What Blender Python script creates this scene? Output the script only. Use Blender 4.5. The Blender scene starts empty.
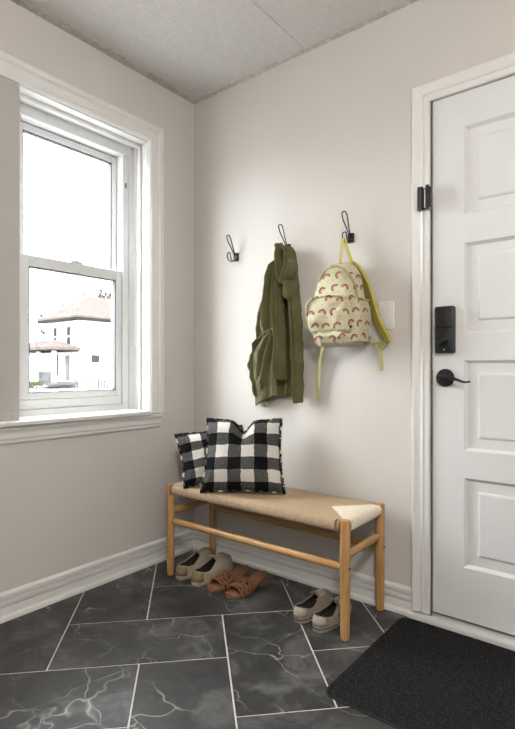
import bpy, bmesh, math, random
from mathutils import Vector, Matrix, noise
PI = math.pi
random.seed(7)
SC = bpy.context.scene
COL = SC.collection

# ------------------------------------------------------------------ helpers
class MB:
    """collects verts / faces for ONE mesh"""
    def __init__(s): s.v = []; s.f = []; s.mi = []; s.uv = {}
    def add(s, vs, fs, m=0):
        o = len(s.v); s.v += [tuple(v) for v in vs]
        for f in fs: s.f.append(tuple(i+o for i in f)); s.mi.append(m)
        return o
    def box(s, x0, x1, y0, y1, z0, z1, m=0):
        s.add([(x0,y0,z0),(x1,y0,z0),(x1,y1,z0),(x0,y1,z0),(x0,y0,z1),(x1,y0,z1),(x1,y1,z1),(x0,y1,z1)],
              [(0,3,2,1),(4,5,6,7),(0,1,5,4),(1,2,6,5),(2,3,7,6),(3,0,4,7)], m); return s
    def grid(s, rows, closed=False, m=0, capa=False, capb=False):
        n = len(rows[0]); vs = [p for r in rows for p in r]; fs = []
        for i in range(len(rows)-1):
            for j in range(n if closed else n-1):
                k = (j+1) % n
                fs.append((i*n+j, i*n+k, (i+1)*n+k, (i+1)*n+j))
        if capa: fs.append(tuple(range(n-1,-1,-1)))
        if capb: b = (len(rows)-1)*n; fs.append(tuple(range(b,b+n)))
        return s.add(vs, fs, m)
    def tube(s, pts, r, n=8, m=0, cap=True, flat=None, closed=False):
        """round tube (or flat=(w,t) ribbon axis given) along points"""
        pts = [Vector(p) for p in pts]; N = len(pts); rows = []; prev = None
        for i, p in enumerate(pts):
            if closed: t = pts[(i+1)%N]-pts[i-1]
            else: t = pts[min(i+1,N-1)]-pts[max(i-1,0)]
            t.normalize()
            if prev is None:
                a = Vector((0,0,1)) if abs(t.z) < .9 else Vector((1,0,0))
                nx = t.cross(a).normalized()
            else:
                nx = (prev - t*prev.dot(t)).normalized()
            prev = nx; ny = t.cross(nx)
            rr = r[i] if isinstance(r,(list,tuple)) else r
            rows.append([p + nx*math.cos(2*PI*k/n)*rr + ny*math.sin(2*PI*k/n)*rr for k in range(n)])
        if closed: rows.append(rows[0])
        s.grid(rows, True, m, cap and not closed, cap and not closed); return s
    def ribbon(s, pts, w, t, side, m=0):
        """flat strap of width w, thickness t; side = width direction (vector or list)"""
        pts = [Vector(p) for p in pts]; N = len(pts); rows = []
        for i, p in enumerate(pts):
            tg = (pts[min(i+1,N-1)]-pts[max(i-1,0)]).normalized()
            sd = Vector(side[i] if isinstance(side[0],(list,tuple,Vector)) else side)
            sd = (sd - tg*sd.dot(tg)).normalized(); nn = tg.cross(sd)
            ww = w[i] if isinstance(w,(list,tuple)) else w
            rows.append([p+sd*ww/2+nn*t/2, p-sd*ww/2+nn*t/2, p-sd*ww/2-nn*t/2, p+sd*ww/2-nn*t/2])
        s.grid(rows, True, m, True, True); return s
    def disc(s, c, axis, r, h, n=24, m=0, r2=None):
        """cylinder from c along axis"""
        c = Vector(c); ax = Vector(axis).normalized(); a = Vector((0,0,1)) if abs(ax.z)<.9 else Vector((1,0,0))
        u = ax.cross(a).normalized(); w = ax.cross(u); r2 = r if r2 is None else r2
        rows = [[c+ax*hh+u*math.cos(2*PI*k/n)*rr+w*math.sin(2*PI*k/n)*rr for k in range(n)] for hh, rr in ((0,r),(h,r2))]
        s.grid(rows, True, m, True, True); return s
    def build(s, name, mat, parent=None, smooth=False, bevel=0, sub=0, solid=0, ang=40, seg=2):
        me = bpy.data.meshes.new(name); me.from_pydata(s.v, [], s.f)
        for q in (mat if isinstance(mat,(list,tuple)) else [mat]): me.materials.append(q)
        me.polygons.foreach_set('material_index', s.mi)
        bm = bmesh.new(); bm.from_mesh(me)
        bmesh.ops.recalc_face_normals(bm, faces=bm.faces[:]); bm.to_mesh(me); bm.free()
        if s.uv:
            l = me.uv_layers.new(name='UVMap')
            for lp in me.loops: l.data[lp.index].uv = s.uv.get(lp.vertex_index, (0,0))
        if smooth:
            me.polygons.foreach_set('use_smooth', [True]*len(me.polygons))
            me.set_sharp_from_angle(angle=math.radians(ang))
        me.update()
        o = bpy.data.objects.new(name, me); COL.objects.link(o)
        if parent is not None: o.parent = parent
        if solid:
            q = o.modifiers.new('Solid','SOLIDIFY'); q.thickness = solid; q.offset = -1
        if bevel:
            q = o.modifiers.new('Bevel','BEVEL'); q.width = bevel; q.segments = seg; q.limit_method = 'ANGLE'; q.angle_limit = math.radians(35)
        if sub:
            q = o.modifiers.new('Sub','SUBSURF'); q.levels = sub; q.render_levels = sub
        return o

def thing(name, label, cat, loc=(0,0,0), rz=0, group=None, kind=None):
    o = bpy.data.objects.new(name, None); COL.objects.link(o); o.location = loc; o.rotation_euler = (0,0,rz)
    o.empty_display_size = .05
    if kind: o['kind'] = kind
    if label: o['label'] = label
    if cat: o['category'] = cat
    if group: o['group'] = group
    return o
def tag(o, label=None, cat=None, group=None, kind=None):
    for k, v in (('label',label),('category',cat),('group',group),('kind',kind)):
        if v: o[k] = v
    return o
def copy_tree(o, parent=None):
    c = o.copy(); COL.objects.link(c); c.parent = parent
    for ch in list(o.children): copy_tree(ch, c)
    return c
def lerp(a,b,t): return a+(b-a)*t
def sm(t): t = max(0,min(1,t)); return t*t*(3-2*t)
def interp(rows, z):
    """rows sorted by falling first value -> interpolated tuple at z"""
    if z >= rows[0][0]: return rows[0][1:]
    for a, b in zip(rows, rows[1:]):
        if a[0] >= z >= b[0]:
            t = (a[0]-z)/(a[0]-b[0]); return tuple(lerp(p,q,t) for p,q in zip(a[1:],b[1:]))
    return rows[-1][1:]
def spline(pts, n=6):
    P = [Vector(p) for p in pts]; out = []
    for i in range(len(P)-1):
        p0 = P[max(i-1,0)]; p1 = P[i]; p2 = P[i+1]; p3 = P[min(i+2,len(P)-1)]
        for k in range(n):
            t = k/n
            out.append(.5*((2*p1)+(p2-p0)*t+(2*p0-5*p1+4*p2-p3)*t*t+(3*p1-p0-3*p2+p3)*t**3))
    out.append(P[-1]); return out

# ------------------------------------------------------------------ materials
class NT:
    def __init__(s, name):
        s.m = bpy.data.materials.new(name); s.m.use_nodes = True; s.t = s.m.node_tree; s.t.nodes.clear()
        s.out = s.t.nodes.new('ShaderNodeOutputMaterial')
    def n(s, ty, **kw):
        x = s.t.nodes.new('ShaderNode'+ty)
        for k, v in kw.items():
            if k in ('ins',): continue
            setattr(x, k, v)
        for k, v in kw.get('ins', {}).items(): s.set(x.inputs[k], v)
        return x
    def set(s, sock, v):
        if isinstance(v, bpy.types.NodeSocket): s.t.links.new(v, sock)
        elif isinstance(v, (tuple, list)) and len(v) == 3 and sock.type == 'RGBA': sock.default_value = (*v, 1)
        else: sock.default_value = v
    def math(s, op, a, b=0., c=0.):
        x = s.n('Math', operation=op); s.set(x.inputs[0], a); s.set(x.inputs[1], b); s.set(x.inputs[2], c); return x.outputs[0]
    def vmath(s, op, a, b):
        x = s.n('VectorMath', operation=op); s.set(x.inputs[0], a); s.set(x.inputs[1], b); return x.outputs[0]
    def mix(s, f, a, b):
        x = s.n('Mix', data_type='RGBA'); s.set(x.inputs[0], f); s.set(x.inputs[6], a); s.set(x.inputs[7], b); return x.outputs[2]
    def ramp(s, f, stops, interp='LINEAR'):
        x = s.n('ValToRGB'); s.set(x.inputs[0], f); cr = x.color_ramp; cr.interpolation = interp
        while len(cr.elements) < len(stops): cr.elements.new(.5)
        for e, (p, c) in zip(cr.elements, stops): e.position = p; e.color = (*c, 1) if len(c) == 3 else c
        return x.outputs[0]
    def coord(s, which='Object'): return s.n('TexCoord').outputs[which]
    def mapping(s, v, scale=(1,1,1), rot=(0,0,0), loc=(0,0,0)):
        x = s.n('Mapping'); s.set(x.inputs['Vector'], v); x.inputs['Scale'].default_value = scale
        x.inputs['Rotation'].default_value = rot; x.inputs['Location'].default_value = loc; return x.outputs[0]
    def noise(s, v, scale, detail=3, rough=.5, out='Fac', dist=0.):
        x = s.n('TexNoise', ins={'Vector':v,'Scale':scale,'Detail':detail,'Roughness':rough,'Distortion':dist}); return x.outputs[out]
    def bump(s, h, strength=.3, dist=.002):
        return s.n('Bump', ins={'Height':h,'Strength':strength,'Distance':dist}).outputs[0]
    def bsdf(s, color, rough=.5, normal=None, **kw):
        b = s.n('BsdfPrincipled'); s.set(b.inputs['Base Color'], color); s.set(b.inputs['Roughness'], rough)
        if normal is not None: s.set(b.inputs['Normal'], normal)
        for k, v in kw.items(): s.set(b.inputs[k.replace('_',' ')], v)
        s.t.links.new(b.outputs[0], s.out.inputs[0]); return s.m

def simple(name, col, rough=.5, var=.06, nscale=40, bump=.15, bdist=.001, bscale=200, **kw):
    t = NT(name); c = t.coord()
    n = t.noise(c, nscale, 4)
    a = tuple(max(0,x*(1-var)) for x in col); b = tuple(min(1,x*(1+var)) for x in col)
    cc = t.ramp(n, [(.3,a),(.7,b)])
    return t.bsdf(cc, rough, t.bump(t.noise(c, bscale, 3), bump, bdist), **kw)

WALL = simple('wall_paint', (.67,.632,.592), .75, .015, 3, .12, .001, 260)
TRIM = simple('trim_paint', (.80,.79,.765), .38, .015, 8, .015, .0006, 160)
DOORP = simple('door_paint', (.77,.77,.765), .36, .012, 6, .02, .0006, 140)
PANEL = simple('board_paint', (.52,.495,.47), .5, .02, 6, .06, .0006, 120)
VINYL = simple('white_vinyl', (.74,.75,.75), .3, .01, 6, .02, .0004, 80)
def ceiling_mat():
    t = NT('stippled_ceiling'); c = t.coord()
    n1 = t.noise(c, 55, 5, .65); n2 = t.noise(c, 190, 3, .6)
    h = t.math('ADD', n1, t.math('MULTIPLY', n2, .6))
    col = t.ramp(t.noise(c, 30, 5, .7), [(.3,(.72,.685,.65)),(.7,(.80,.765,.73))])
    return t.bsdf(col, .9, t.bump(h, .8, .006))
CEIL = ceiling_mat()
def ceiling_edge_mat():
    t = NT('rough_ceiling_edge'); c = t.coord()
    n = t.noise(c, 45, 5, .7)
    return t.bsdf(t.ramp(n, [(.34,(.50,.46,.40)),(.62,(.70,.665,.62))]), .9, t.bump(t.noise(c,120,4,.7), .9, .006))
CEILEDGE = ceiling_edge_mat()

def tile_mat():
    t = NT('dark_marble_tile'); c = t.coord()
    at = t.n('Attribute', attribute_name='tile').outputs['Vector']
    p = t.vmath('ADD', c, t.vmath('MULTIPLY', at, (7.,7.,7.)))
    warp = t.noise(p, 4.0, 3, .5, 'Color')
    pw = t.vmath('ADD', p, t.vmath('MULTIPLY', t.vmath('SUBTRACT', warp, (.5,.5,.5)), (.26,.26,.26)))
    def vein(scale, w, vec):
        v = t.n('TexVoronoi', feature='DISTANCE_TO_EDGE', ins={'Vector':vec,'Scale':scale}).outputs['Distance']
        return t.ramp(v, [(0,(1,1,1)),(w,(.3,.3,.3)),(w*2.4,(0,0,0))])
    v1 = vein(2.6, .0042, t.mapping(pw, (1.,.42,1.), (0,0,.5)))
    p2 = t.vmath('ADD', p, t.vmath('MULTIPLY', t.vmath('SUBTRACT', t.noise(p, 7, 3, .5, 'Color'), (.5,.5,.5)), (.16,.16,.16)))
    v2 = vein(4.4, .0045, t.mapping(p2, (.45,1.,1.), (0,0,.9), (3.3,1.7,0)))
    m1 = t.ramp(t.noise(p, 3.5, 3), [(.46,(0,0,0)),(.62,(.8,.8,.8))])
    m2 = t.ramp(t.noise(p, 4.1, 3), [(.42,(0,0,0)),(.60,(.8,.8,.8))])
    vv = t.math('MAXIMUM', t.math('MULTIPLY', v1, m1), t.math('MULTIPLY', v2, m2))
    cloud = t.noise(p, 5, 8, .68, dist=.6)
    base = t.ramp(cloud, [(.30,(.018,.0175,.0175)),(.52,(.048,.0475,.0475)),(.74,(.18,.178,.176))])
    fine = t.ramp(t.noise(p, 38, 8, .75), [(.56,(0,0,0)),(.80,(.5,.5,.5))])
    col = t.mix(t.math('MULTIPLY', vv, .9), base, (.55,.53,.51))
    col = t.mix(t.math('MULTIPLY', fine, .35), col, (.3,.29,.28))
    r = t.ramp(t.noise(p, 9, 5), [(.3,(.36,.36,.36)),(.7,(.5,.5,.5))])
    return t.bsdf(col, r, t.bump(t.noise(p, 60, 4), .05, .001))
TILE = tile_mat()
GROUT = simple('grout', (.70,.66,.60), .9, .08, 60, .3, .001, 300)

def wood_mat(name, axis):
    t = NT(name); c = t.coord()
    s = {'x':(1.2,16,16),'y':(16,1.2,16),'z':(16,16,1.2)}[axis]
    p = t.mapping(c, s)
    n = t.noise(p, 3.2, 6, .6, dist=.8); f = t.noise(p, 14, 4, .6)
    g = t.math('ADD', t.math('MULTIPLY', n, .75), t.math('MULTIPLY', f, .25))
    col = t.ramp(g, [(.33,(.37,.185,.062)),(.5,(.50,.275,.105)),(.68,(.61,.37,.165))])
    return t.bsdf(col, .42, t.bump(g, .12, .0008))
WX, WY, WZ = wood_mat('oak_along_x','x'), wood_mat('oak_along_y','y'), wood_mat('oak_upright','z')
def cord_mat(name, a, b):
    t = NT(name); c = t.coord()
    n = t.noise(c, 90, 4, .6); f = t.noise(c, 700, 2)
    return t.bsdf(t.ramp(n, [(.3,a),(.7,b)]), .8, t.bump(f, .4, .0006))
CORD = cord_mat('paper_cord', (.50,.37,.235), (.64,.49,.33))
CORDLIT = cord_mat('lit_paper_cord', (.74,.64,.49), (.84,.75,.60))  # paler copy of the cord, paints in how the end cords catch light

def check_mat():
    t = NT('buffalo_check'); uv = t.coord('UV')
    x = t.n('SeparateXYZ', ins={0:uv})
    wob = t.math('MULTIPLY', t.math('SUBTRACT', t.noise(uv, 9, 2), .5), .12)
    def band(o, ph):
        f = t.math('FRACT', t.math('ADD', t.math('ADD', t.math('MULTIPLY', o, 3.05), ph), wob))
        return t.math('LESS_THAN', f, .5)
    bx = band(x.outputs[0], .02); by = band(x.outputs[1], .14)
    s = t.math('ADD', bx, by)
    w = t.noise(t.mapping(uv, (170,60,1)), 1, 2); w2 = t.noise(t.mapping(uv, (60,170,1)), 1, 2)
    weave = t.math('MULTIPLY', t.math('ADD', w, w2), .5)
    white = t.ramp(weave, [(.35,(.60,.565,.52)),(.65,(.80,.76,.71))])
    grey = t.ramp(weave, [(.40,(.012,.012,.012)),(.50,(.06,.06,.06)),(.60,(.26,.25,.245))])
    black = t.ramp(weave, [(.35,(.006,.006,.0062)),(.7,(.014,.014,.0145))])
    g = t.mix(t.math('GREATER_THAN', s, .5), white, grey)
    col = t.mix(t.math('GREATER_THAN', s, 1.5), g, black)
    return t.bsdf(col, 1., t.bump(weave, .6, .002), Specular_IOR_Level=.08)
CHECK = check_mat()

def cloth_mat(name, a, b, scale=14, rough=.85):
    t = NT(name); c = t.coord()
    n = t.noise(c, scale, 6, .6)
    weave = t.noise(c, 900, 2); wr = t.noise(c, 34, 5, .6)
    h = t.math('ADD', t.math('MULTIPLY', weave, .15), wr)
    return t.bsdf(t.ramp(n, [(.3,a),(.7,b)]), rough, t.bump(h, .35, .004))
OLIVE = cloth_mat('olive_cotton', (.098,.090,.036), (.160,.147,.066))
OLIVED = cloth_mat('olive_shade_and_zip', (.05,.05,.02), (.08,.08,.03))  # darker olive: painted shade of the hood hollow, also the zip edge colour
YEL = cloth_mat('yellow_webbing', (.42,.355,.06), (.56,.48,.11), 20)
YELP = cloth_mat('pale_yellow_webbing', (.46,.41,.17), (.58,.52,.25), 20)

def rainbow_mat():
    t = NT('rainbow_print_canvas'); c = t.coord()
    s = t.n('SeparateXYZ', ins={0:c})
    u = t.math('ADD', s.outputs[0], t.math('MULTIPLY', s.outputs[1], .9)); v = s.outputs[2]
    P = .056
    row = t.math('DIVIDE', v, P*.9); ri = t.math('FLOOR', row); fv = t.math('FRACT', row)
    cu = t.math('ADD', t.math('DIVIDE', u, P), t.math('MULTIPLY', ri, .42)); ci = t.math('FLOOR', cu); fu = t.math('FRACT', cu)
    wn = t.n('TexWhiteNoise', noise_dimensions='2D'); cb = t.n('CombineXYZ', ins={0:ci,1:ri}); t.set(wn.inputs['Vector'], cb.outputs[0])
    rnd = wn.outputs['Value']
    a = t.math('MULTIPLY', t.math('SUBTRACT', rnd, .62), 1.7)
    rnd2 = wn.outputs['Color']; sc = t.n('SeparateXYZ', ins={0:rnd2})
    x = t.math('SUBTRACT', fu, t.math('ADD', .36, t.math('MULTIPLY', sc.outputs[1], .28))); y = t.math('SUBTRACT', fv, t.math('ADD', .30, t.math('MULTIPLY', sc.outputs[2], .28)))
    ca = t.math('COSINE', a); sa = t.math('SINE', a)
    xr = t.math('SUBTRACT', t.math('MULTIPLY', x, ca), t.math('MULTIPLY', y, sa))
    yr = t.math('ADD', t.math('MULTIPLY', x, sa), t.math('MULTIPLY', y, ca))
    r = t.math('SQRT', t.math('ADD', t.math('MULTIPLY', xr, xr), t.math('MULTIPLY', yr, yr)))
    upper = t.math('GREATER_THAN', yr, -.02)
    base = t.ramp(t.noise(c, 9, 4), [(.3,(.52,.49,.30)),(.7,(.65,.61,.42))])
    ring = t.ramp(r, [(0,(.60,.565,.38)),(.09,(.60,.565,.38)),(.10,(.55,.28,.14)),(.15,(.55,.28,.14)),(.155,(.62,.50,.36)),(.175,(.45,.10,.10)),(.235,(.40,.08,.09)),(.24,(.50,.36,.28)),(.252,(.13,.05,.075)),(.33,(.13,.05,.075)),(.335,(.60,.565,.38))], 'CONSTANT')
    inr = t.math('MULTIPLY', upper, t.math('LESS_THAN', r, .33))
    col = t.mix(inr, base, ring)
    def dot(px, py, rad, cl, col):
        dx = t.math('SUBTRACT', fu, px); dy = t.math('SUBTRACT', fv, py)
        d = t.math('SQRT', t.math('ADD', t.math('MULTIPLY', dx, dx), t.math('MULTIPLY', dy, dy)))
        return t.mix(t.math('LESS_THAN', d, rad), col, cl)
    col = dot(.93, .12, .055, (.55,.22,.2), col); col = dot(.5, .1, .04, (.35,.3,.25), col); col = dot(.05, .62, .04, (.6,.35,.25), col)
    h = t.math('ADD', t.noise(c, 30, 5, .6), t.math('MULTIPLY', t.noise(c, 900, 2), .15))
    return t.bsdf(col, .85, t.bump(h, .4, .005))
PRINT = rainbow_mat()
BLACK = simple('black_metal', (.008,.008,.0085), .38, .1, 40, .1, .0005, 200)
BLACKG = simple('satin_black', (.008,.008,.0085), .36, .1, 30, .12, .0004, 500)
STEEL = simple('steel', (.6,.6,.6), .3, .05, 40, .05, .0004, 200, Metallic=1.)
BRASS = simple('aged_brass', (.30,.20,.09), .45, .2, 60, .2, .0005, 200, Metallic=.8)
PLASTIC = simple('white_plastic', (.76,.74,.70), .35, .01, 20, .02, .0003, 100)
SNEAK = simple('cream_leather', (.43,.375,.285), .6, .16, 18, .25, .001, 90)
SNEAKT = simple('tan_patch', (.28,.205,.12), .75, .15, 24, .3, .001, 160)
RUBBER = simple('off_white_rubber', (.42,.375,.31), .6, .12, 30, .15, .0006, 160)
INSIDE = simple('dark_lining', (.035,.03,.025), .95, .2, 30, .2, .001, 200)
CANVAS = simple('taupe_canvas', (.29,.24,.19), .9, .14, 26, .5, .0012, 420)
CANVASP = simple('pale_canvas', (.46,.40,.34), .85, .1, 26, .4, .001, 420)
STRIPE = simple('dark_stripe', (.05,.03,.035), .6, .1, 30, .1, .0005, 200)
TAN = simple('tan_leather', (.215,.088,.043), .45, .16, 22, .25, .0008, 150)
TANL = simple('light_tan_footbed', (.25,.112,.06), .55, .1, 20, .2, .0008, 150)
HEEL = simple('stacked_heel', (.20,.10,.055), .5, .15, 50, .2, .0006, 150)
def mat_pile():
    t = NT('black_rug_pile'); c = t.coord()
    n = t.noise(c, 320, 3, .7); f = t.noise(c, 130, 4, .7)
    sp = t.ramp(n, [(.46,(.014,.014,.0145)),(.60,(.04,.04,.041)),(.74,(.20,.20,.20))])
    return t.bsdf(sp, 1., t.bump(t.math('ADD', n, f), 1., .006), Specular_IOR_Level=.15)
PILE = mat_pile()
MATEDGE = simple('black_rubber_edge', (.012,.012,.013), .7, .1, 40, .2, .001, 200)
def glass_mat():
    t = NT('window_glass')
    a = t.n('BsdfTransparent', ins={0:(.97,.98,.98)}); b = t.n('BsdfGlossy', ins={'Roughness':.02})
    m = t.n('MixShader', ins={0:.05}); t.t.links.new(a.outputs[0], m.inputs[1]); t.t.links.new(b.outputs[0], m.inputs[2])
    t.t.links.new(m.outputs[0], t.out.inputs[0]); return t.m
GLASS = glass_mat()
GASKET = simple('black_gasket', (.03,.03,.03), .6, .1, 40, .1, .0005, 200)

# ------------------------------------------------------------------ room shell
RX, RY, RH = 2.75, -4.3, 2.4          # right wall, rear wall, ceiling height
T = .16
WY0, WY1, WZ0, WZ1 = -.955, -.30, .745, 2.088       # window opening (left wall)
DX0, DX1, DZ1 = 1.291, 2.112, 1.985                  # door opening (back wall)

def floor_build():
    b = MB(); b.box(-T, RX+T, RY-T, T, -.10, -.0016, 1)
    th = .020; cu, su = math.cos(th), math.sin(th)
    M_ = .2895; MV = .2945; g = .0026
    tiles = []
    def uvxy(u, v):            # herringbone grid -> room
        U = -.460 + u*M_; V = .487 + v*MV
        U, V = U*cu+ (V-.8)*su*.9, V-(U+.2)*su
        return ((U+V)/2**.5, (U-V)/2**.5)
    for i in range(-14, 22):
        for j in range(-10, 22):
            k = (i+j) % 4       # cell (i,j)
            if k == 1: tiles.append((i, i+2, j, j+1))     # long along u: merges (i,j),(i+1,j)
            if k == 3: tiles.append((i, i+1, j, j+2))     # long along v
    cols = {}
    for (u0,u1,v0,v1) in tiles:
        e = g/M_
        P = [uvxy(u0+e,v0+e), uvxy(u1-e,v0+e), uvxy(u1-e,v1-e), uvxy(u0+e,v1-e)]
        bm = bmesh.new(); vs = [bm.verts.new((x,y,0)) for x,y in P]; bm.faces.new(vs)
        for co, no in (((0.0,0,0),(-1,0,0)),((RX,0,0),(1,0,0)),((0,0.0,0),(0,1,0)),((0,RY,0),(0,-1,0))):
            bmesh.ops.bisect_plane(bm, geom=bm.verts[:]+bm.edges[:]+bm.faces[:], plane_co=co, plane_no=no, clear_outer=True)
        if len(bm.faces) == 0: bm.free(); continue
        pts = [v.co.copy() for v in bm.faces[:][0].verts]; bm.free()
        n = len(pts); c = sum(pts, Vector())/n
        top = [(p + (c-p).normalized()*.0012) for p in pts]
        o = b.add([(p.x,p.y,-.0016) for p in pts]+[(p.x,p.y,-.0005) for p in pts]+[(p.x,p.y,0) for p in top],
              [(a,(a+1)%n,n+(a+1)%n,n+a) for a in range(n)]+[(n+a,n+(a+1)%n,2*n+(a+1)%n,2*n+a) for a in range(n)]+[tuple(range(2*n,3*n))], 0)
        rc = (random.random(), random.random(), random.random())
        for q in range(o, o+3*n): cols[q] = rc
    ob = b.build('floor', [TILE, GROUT])
    at = ob.data.attributes.new('tile', 'FLOAT_VECTOR', 'POINT')
    for q in range(len(ob.data.vertices)): at.data[q].vector = cols.get(q, (0,0,0))
    tag(ob, kind='structure')
floor_build()

def struct(o, kind='structure'): o['kind'] = kind; return o
# ceiling in two boards with a hairline joint
b = MB(); sx = .725
b.box(-T, sx-.0012, RY-T, T, RH, RH+.1); b.box(sx+.0012, RX+T, RY-T, T, RH, RH+.1); b.box(-T, RX+T, RY-T, T, RH+.012, RH+.12)
struct(b.build('ceiling', CEIL))
# left wall with window hole
b = MB()
b.box(-T,0,RY-T,-1.26,-.1,RH+.02); b.box(-T,0,WY1,T,-.1,RH+.02); b.box(-T,0,-1.26,WY1,-.1,WZ0); b.box(-T,0,-1.26,WY1,WZ1,RH+.02)
struct(b.build('wall_left', WALL))
b = MB()
b.box(0,DX0,0,T,-.1,RH+.02); b.box(DX1,RX+T,0,T,-.1,RH+.02); b.box(DX0,DX1,0,T,DZ1,RH+.02); b.box(DX0,DX1,.10,T,-.1,DZ1)
struct(b.build('wall_back', WALL))
b = MB(); b.box(RX,RX+T,RY-T,0,-.1,RH+.02); struct(b.build('wall_right', WALL))
b = MB(); b.box(0,RX,RY-T,RY,-.1,RH+.02); struct(b.build('wall_rear', WALL))

# ragged, mottled darker band where walls meet the ceiling
def ragged(axis, L, name):
    b = MB(); N = int(L/.012); rows = []
    for i in range(N+1):
        s = i/N*L
        a = .028 + .022*noise.noise((s*9, 3.1 if axis=='x' else 8.2, 0)) + .016*noise.noise((s*33,1,0)); a = max(.008, a)*(.7 if axis=='x' else 1.2)
        h = .004+.003*abs(noise.noise((s*40,5,0)))
        if axis == 'x': rows.append([(s,-.0005,RH-h*1.6),(s,-a*.5,RH-h),(s,-a,RH-.0008),(s,0,RH+.003)])
        else: rows.append([(.0005,-s,RH-h*1.6),(a*.5,-s,RH-h),(a,-s,RH-.0008),(0,-s,RH+.003)])
    b.grid(rows, True, 0, True, True)
    return struct(b.build(name, CEILEDGE, smooth=True, ang=60))
ragged('x', RX, 'trim_9'); ragged('y', 4.3, 'trim_10')

# baseboards
BP = [(.026,0),(.026,.012),(.022,.019),(.0155,.022),(.0155,.050),(.0030,.0505),(.0030,.0590),(.0150,.0610),(.0150,.0735),(.0025,.0740),(.0025,.0825),(.0130,.0850),(.0130,.097),(.007,.102),(.003,.106),(0,.106)]
def base(name, p0, p1, nrm, m0=0, m1=0):
    p0, p1, n = Vector(p0), Vector(p1), Vector(nrm); d = (p1-p0).normalized()
    rows = [[p0+n*a+Vector((0,0,z))+d*a*m0 for a,z in BP]+[p0], [p1+n*a+Vector((0,0,z))-d*a*m1 for a,z in BP]+[p1]]
    b = MB(); b.grid(rows, True, 0, True, True); return struct(b.build(name, TRIM))
base('baseboard_left', (0,RY,0), (0,0,0), (1,0,0), 1, 1)
base('baseboard_back', (0,0,0), (1.2225,0,0), (0,-1,0), 1, 0)
o = base('baseboard_back', (2.182,0,0), (RX,0,0), (0,-1,0), 0, 1); o.name = 'baseboard_back_end'
base('baseboard_right', (RX,0,0), (RX,RY,0), (-1,0,0), 1, 1)
base('baseboard_rear', (RX,RY,0), (0,RY,0), (0,1,0), 1, 1)

# casing sweep: profile [(across from inner edge, proud)] along a path of inner corners
def casing(name, path, outs, P, to3, mat=TRIM):
    rows = []
    for (a, bb), o_ in zip(path, outs):
        rows.append([to3(a+o_[0]*d, bb+o_[1]*d, h) for d, h in P])
    b = MB(); b.grid(rows, True, 0, True, True); return struct(b.build(name, mat))
PD = [(0,0),(0,.011),(.004,.014),(.022,.014),(.026,.018),(.030,.016),(.034,.0145),(.044,.0165),(.054,.020),(.060,.0215),(.066,.021),(.069,.017),(.070,0)]
casing('trim_1', [(1.287,.028),(1.287,1.983),(2.116,1.983),(2.116,.028)], [(-1,0),(-1,1),(1,1),(1,0)], PD, lambda a,z,h:(a,-h,z))
# door jamb and stop
b = MB(); b.box(1.283,1.2915,0,.1,.0,1.99); b.box(2.1115,2.12,0,.1,.0,1.99); b.box(1.2915,2.1115,0,.1,1.985,1.99)
b.box(1.2915,1.303,.046,.1,0,1.985); b.box(2.10,2.1115,.046,.1,0,1.985)
jb = struct(b.build('trim_2', TRIM))
b = MB(); b.box(1.2868,1.2914,-.0012,.0,.902,.958); b.build('strike_plate', BRASS, jb)
# threshold
b = MB(); b.box(1.205,2.20,-.036,-.0005,0,.019); b.box(1.2916,2.1114,-.0005,.1,0,.026)
struct(b.build('trim_3', TRIM, bevel=.003))
b = MB(); b.box(1.2916,2.1114,-.004,.002,.0262,.033); struct(b.build('trim_4', STEEL, bevel=.001))

# ------------------------------------------------------------------ door
door = thing('door_1', None, None, (1.296,0,0), kind='structure')
DW, DB, DT = .811, .037, 1.981
px0, px1 = 1.409-1.296, DW-.113
panels = [(1.530,1.855),(1.092,1.426),(.661,.994),(.231,.561)]
b = MB()
b.box(0,px0,0,.040,DB,DT); b.box(px1,DW,0,.040,DB,DT)
zs = [DB]+[v for p in reversed(panels) for v in p]+[DT]
for k in range(0,len(zs),2): b.box(px0,px1,0,.040,zs[k],zs[k+1])
for z0,z1 in panels:
    R = [(0,0),(.006,.006),(.011,.013),(.046,.013),(.052,.0075),(.057,.0065)]
    rows = [[(px0+i,y,z0+i),(px1-i,y,z0+i),(px1-i,y,z1-i),(px0+i,y,z1-i)] for i,y in R]
    b.grid(rows, True, 0, False, True)
    b.box(px0,px1,.03,.036,z0,z1)
b.build('door_leaf', DOORP, door)
# keypad lock
kp = MB()
def rbox(b, x0,x1,z0,z1,y0,y1,r,n=5,bev=.004,m=0):
    pts = []
    for cx,cz,a0 in ((x1-r,z1-r,0),(x0+r,z1-r,90),(x0+r,z0+r,180),(x1-r,z0+r,270)):
        for k in range(n+1):
            a = math.radians(a0+90*k/n); pts.append((cx,cz,math.cos(a),math.sin(a)))
    rows = []
    for y, ins in ((y0,0),(y1+bev,0),(y1+bev*.3,bev*.35),(y1,bev)):
        rows.append([(cx+(r-ins)*ca if r>ins else cx, y, cz+(r-ins)*sa if r>ins else cz) for cx,cz,ca,sa in pts])
    b.grid(rows, True, m, True, True)
x0 = 1.309-1.296
lock = MB(); rbox(lock, x0, x0+.071, 1.021, 1.196, 0, -.024, .007)
lk = lock.build('keypad_lock', BLACKG, door, smooth=True, ang=35)
b = MB(); rbox(b, x0+.004, x0+.067, 1.1145, 1.1925, -.0238, -.0275, .005, bev=.0015); b.build('battery_cover', BLACKG, lk, smooth=True, ang=35)
b = MB(); b.disc((x0+.034,-.0238,1.064),(0,-1,0),.012,.007,24)
b.tube(spline([(x0+.016,-.040,1.056),(x0+.030,-.0385,1.062),(x0+.045,-.038,1.070),(x0+.054,-.037,1.074)],5), [.0052+.003*math.sin(k/15*PI) for k in range(16)], 10)
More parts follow.
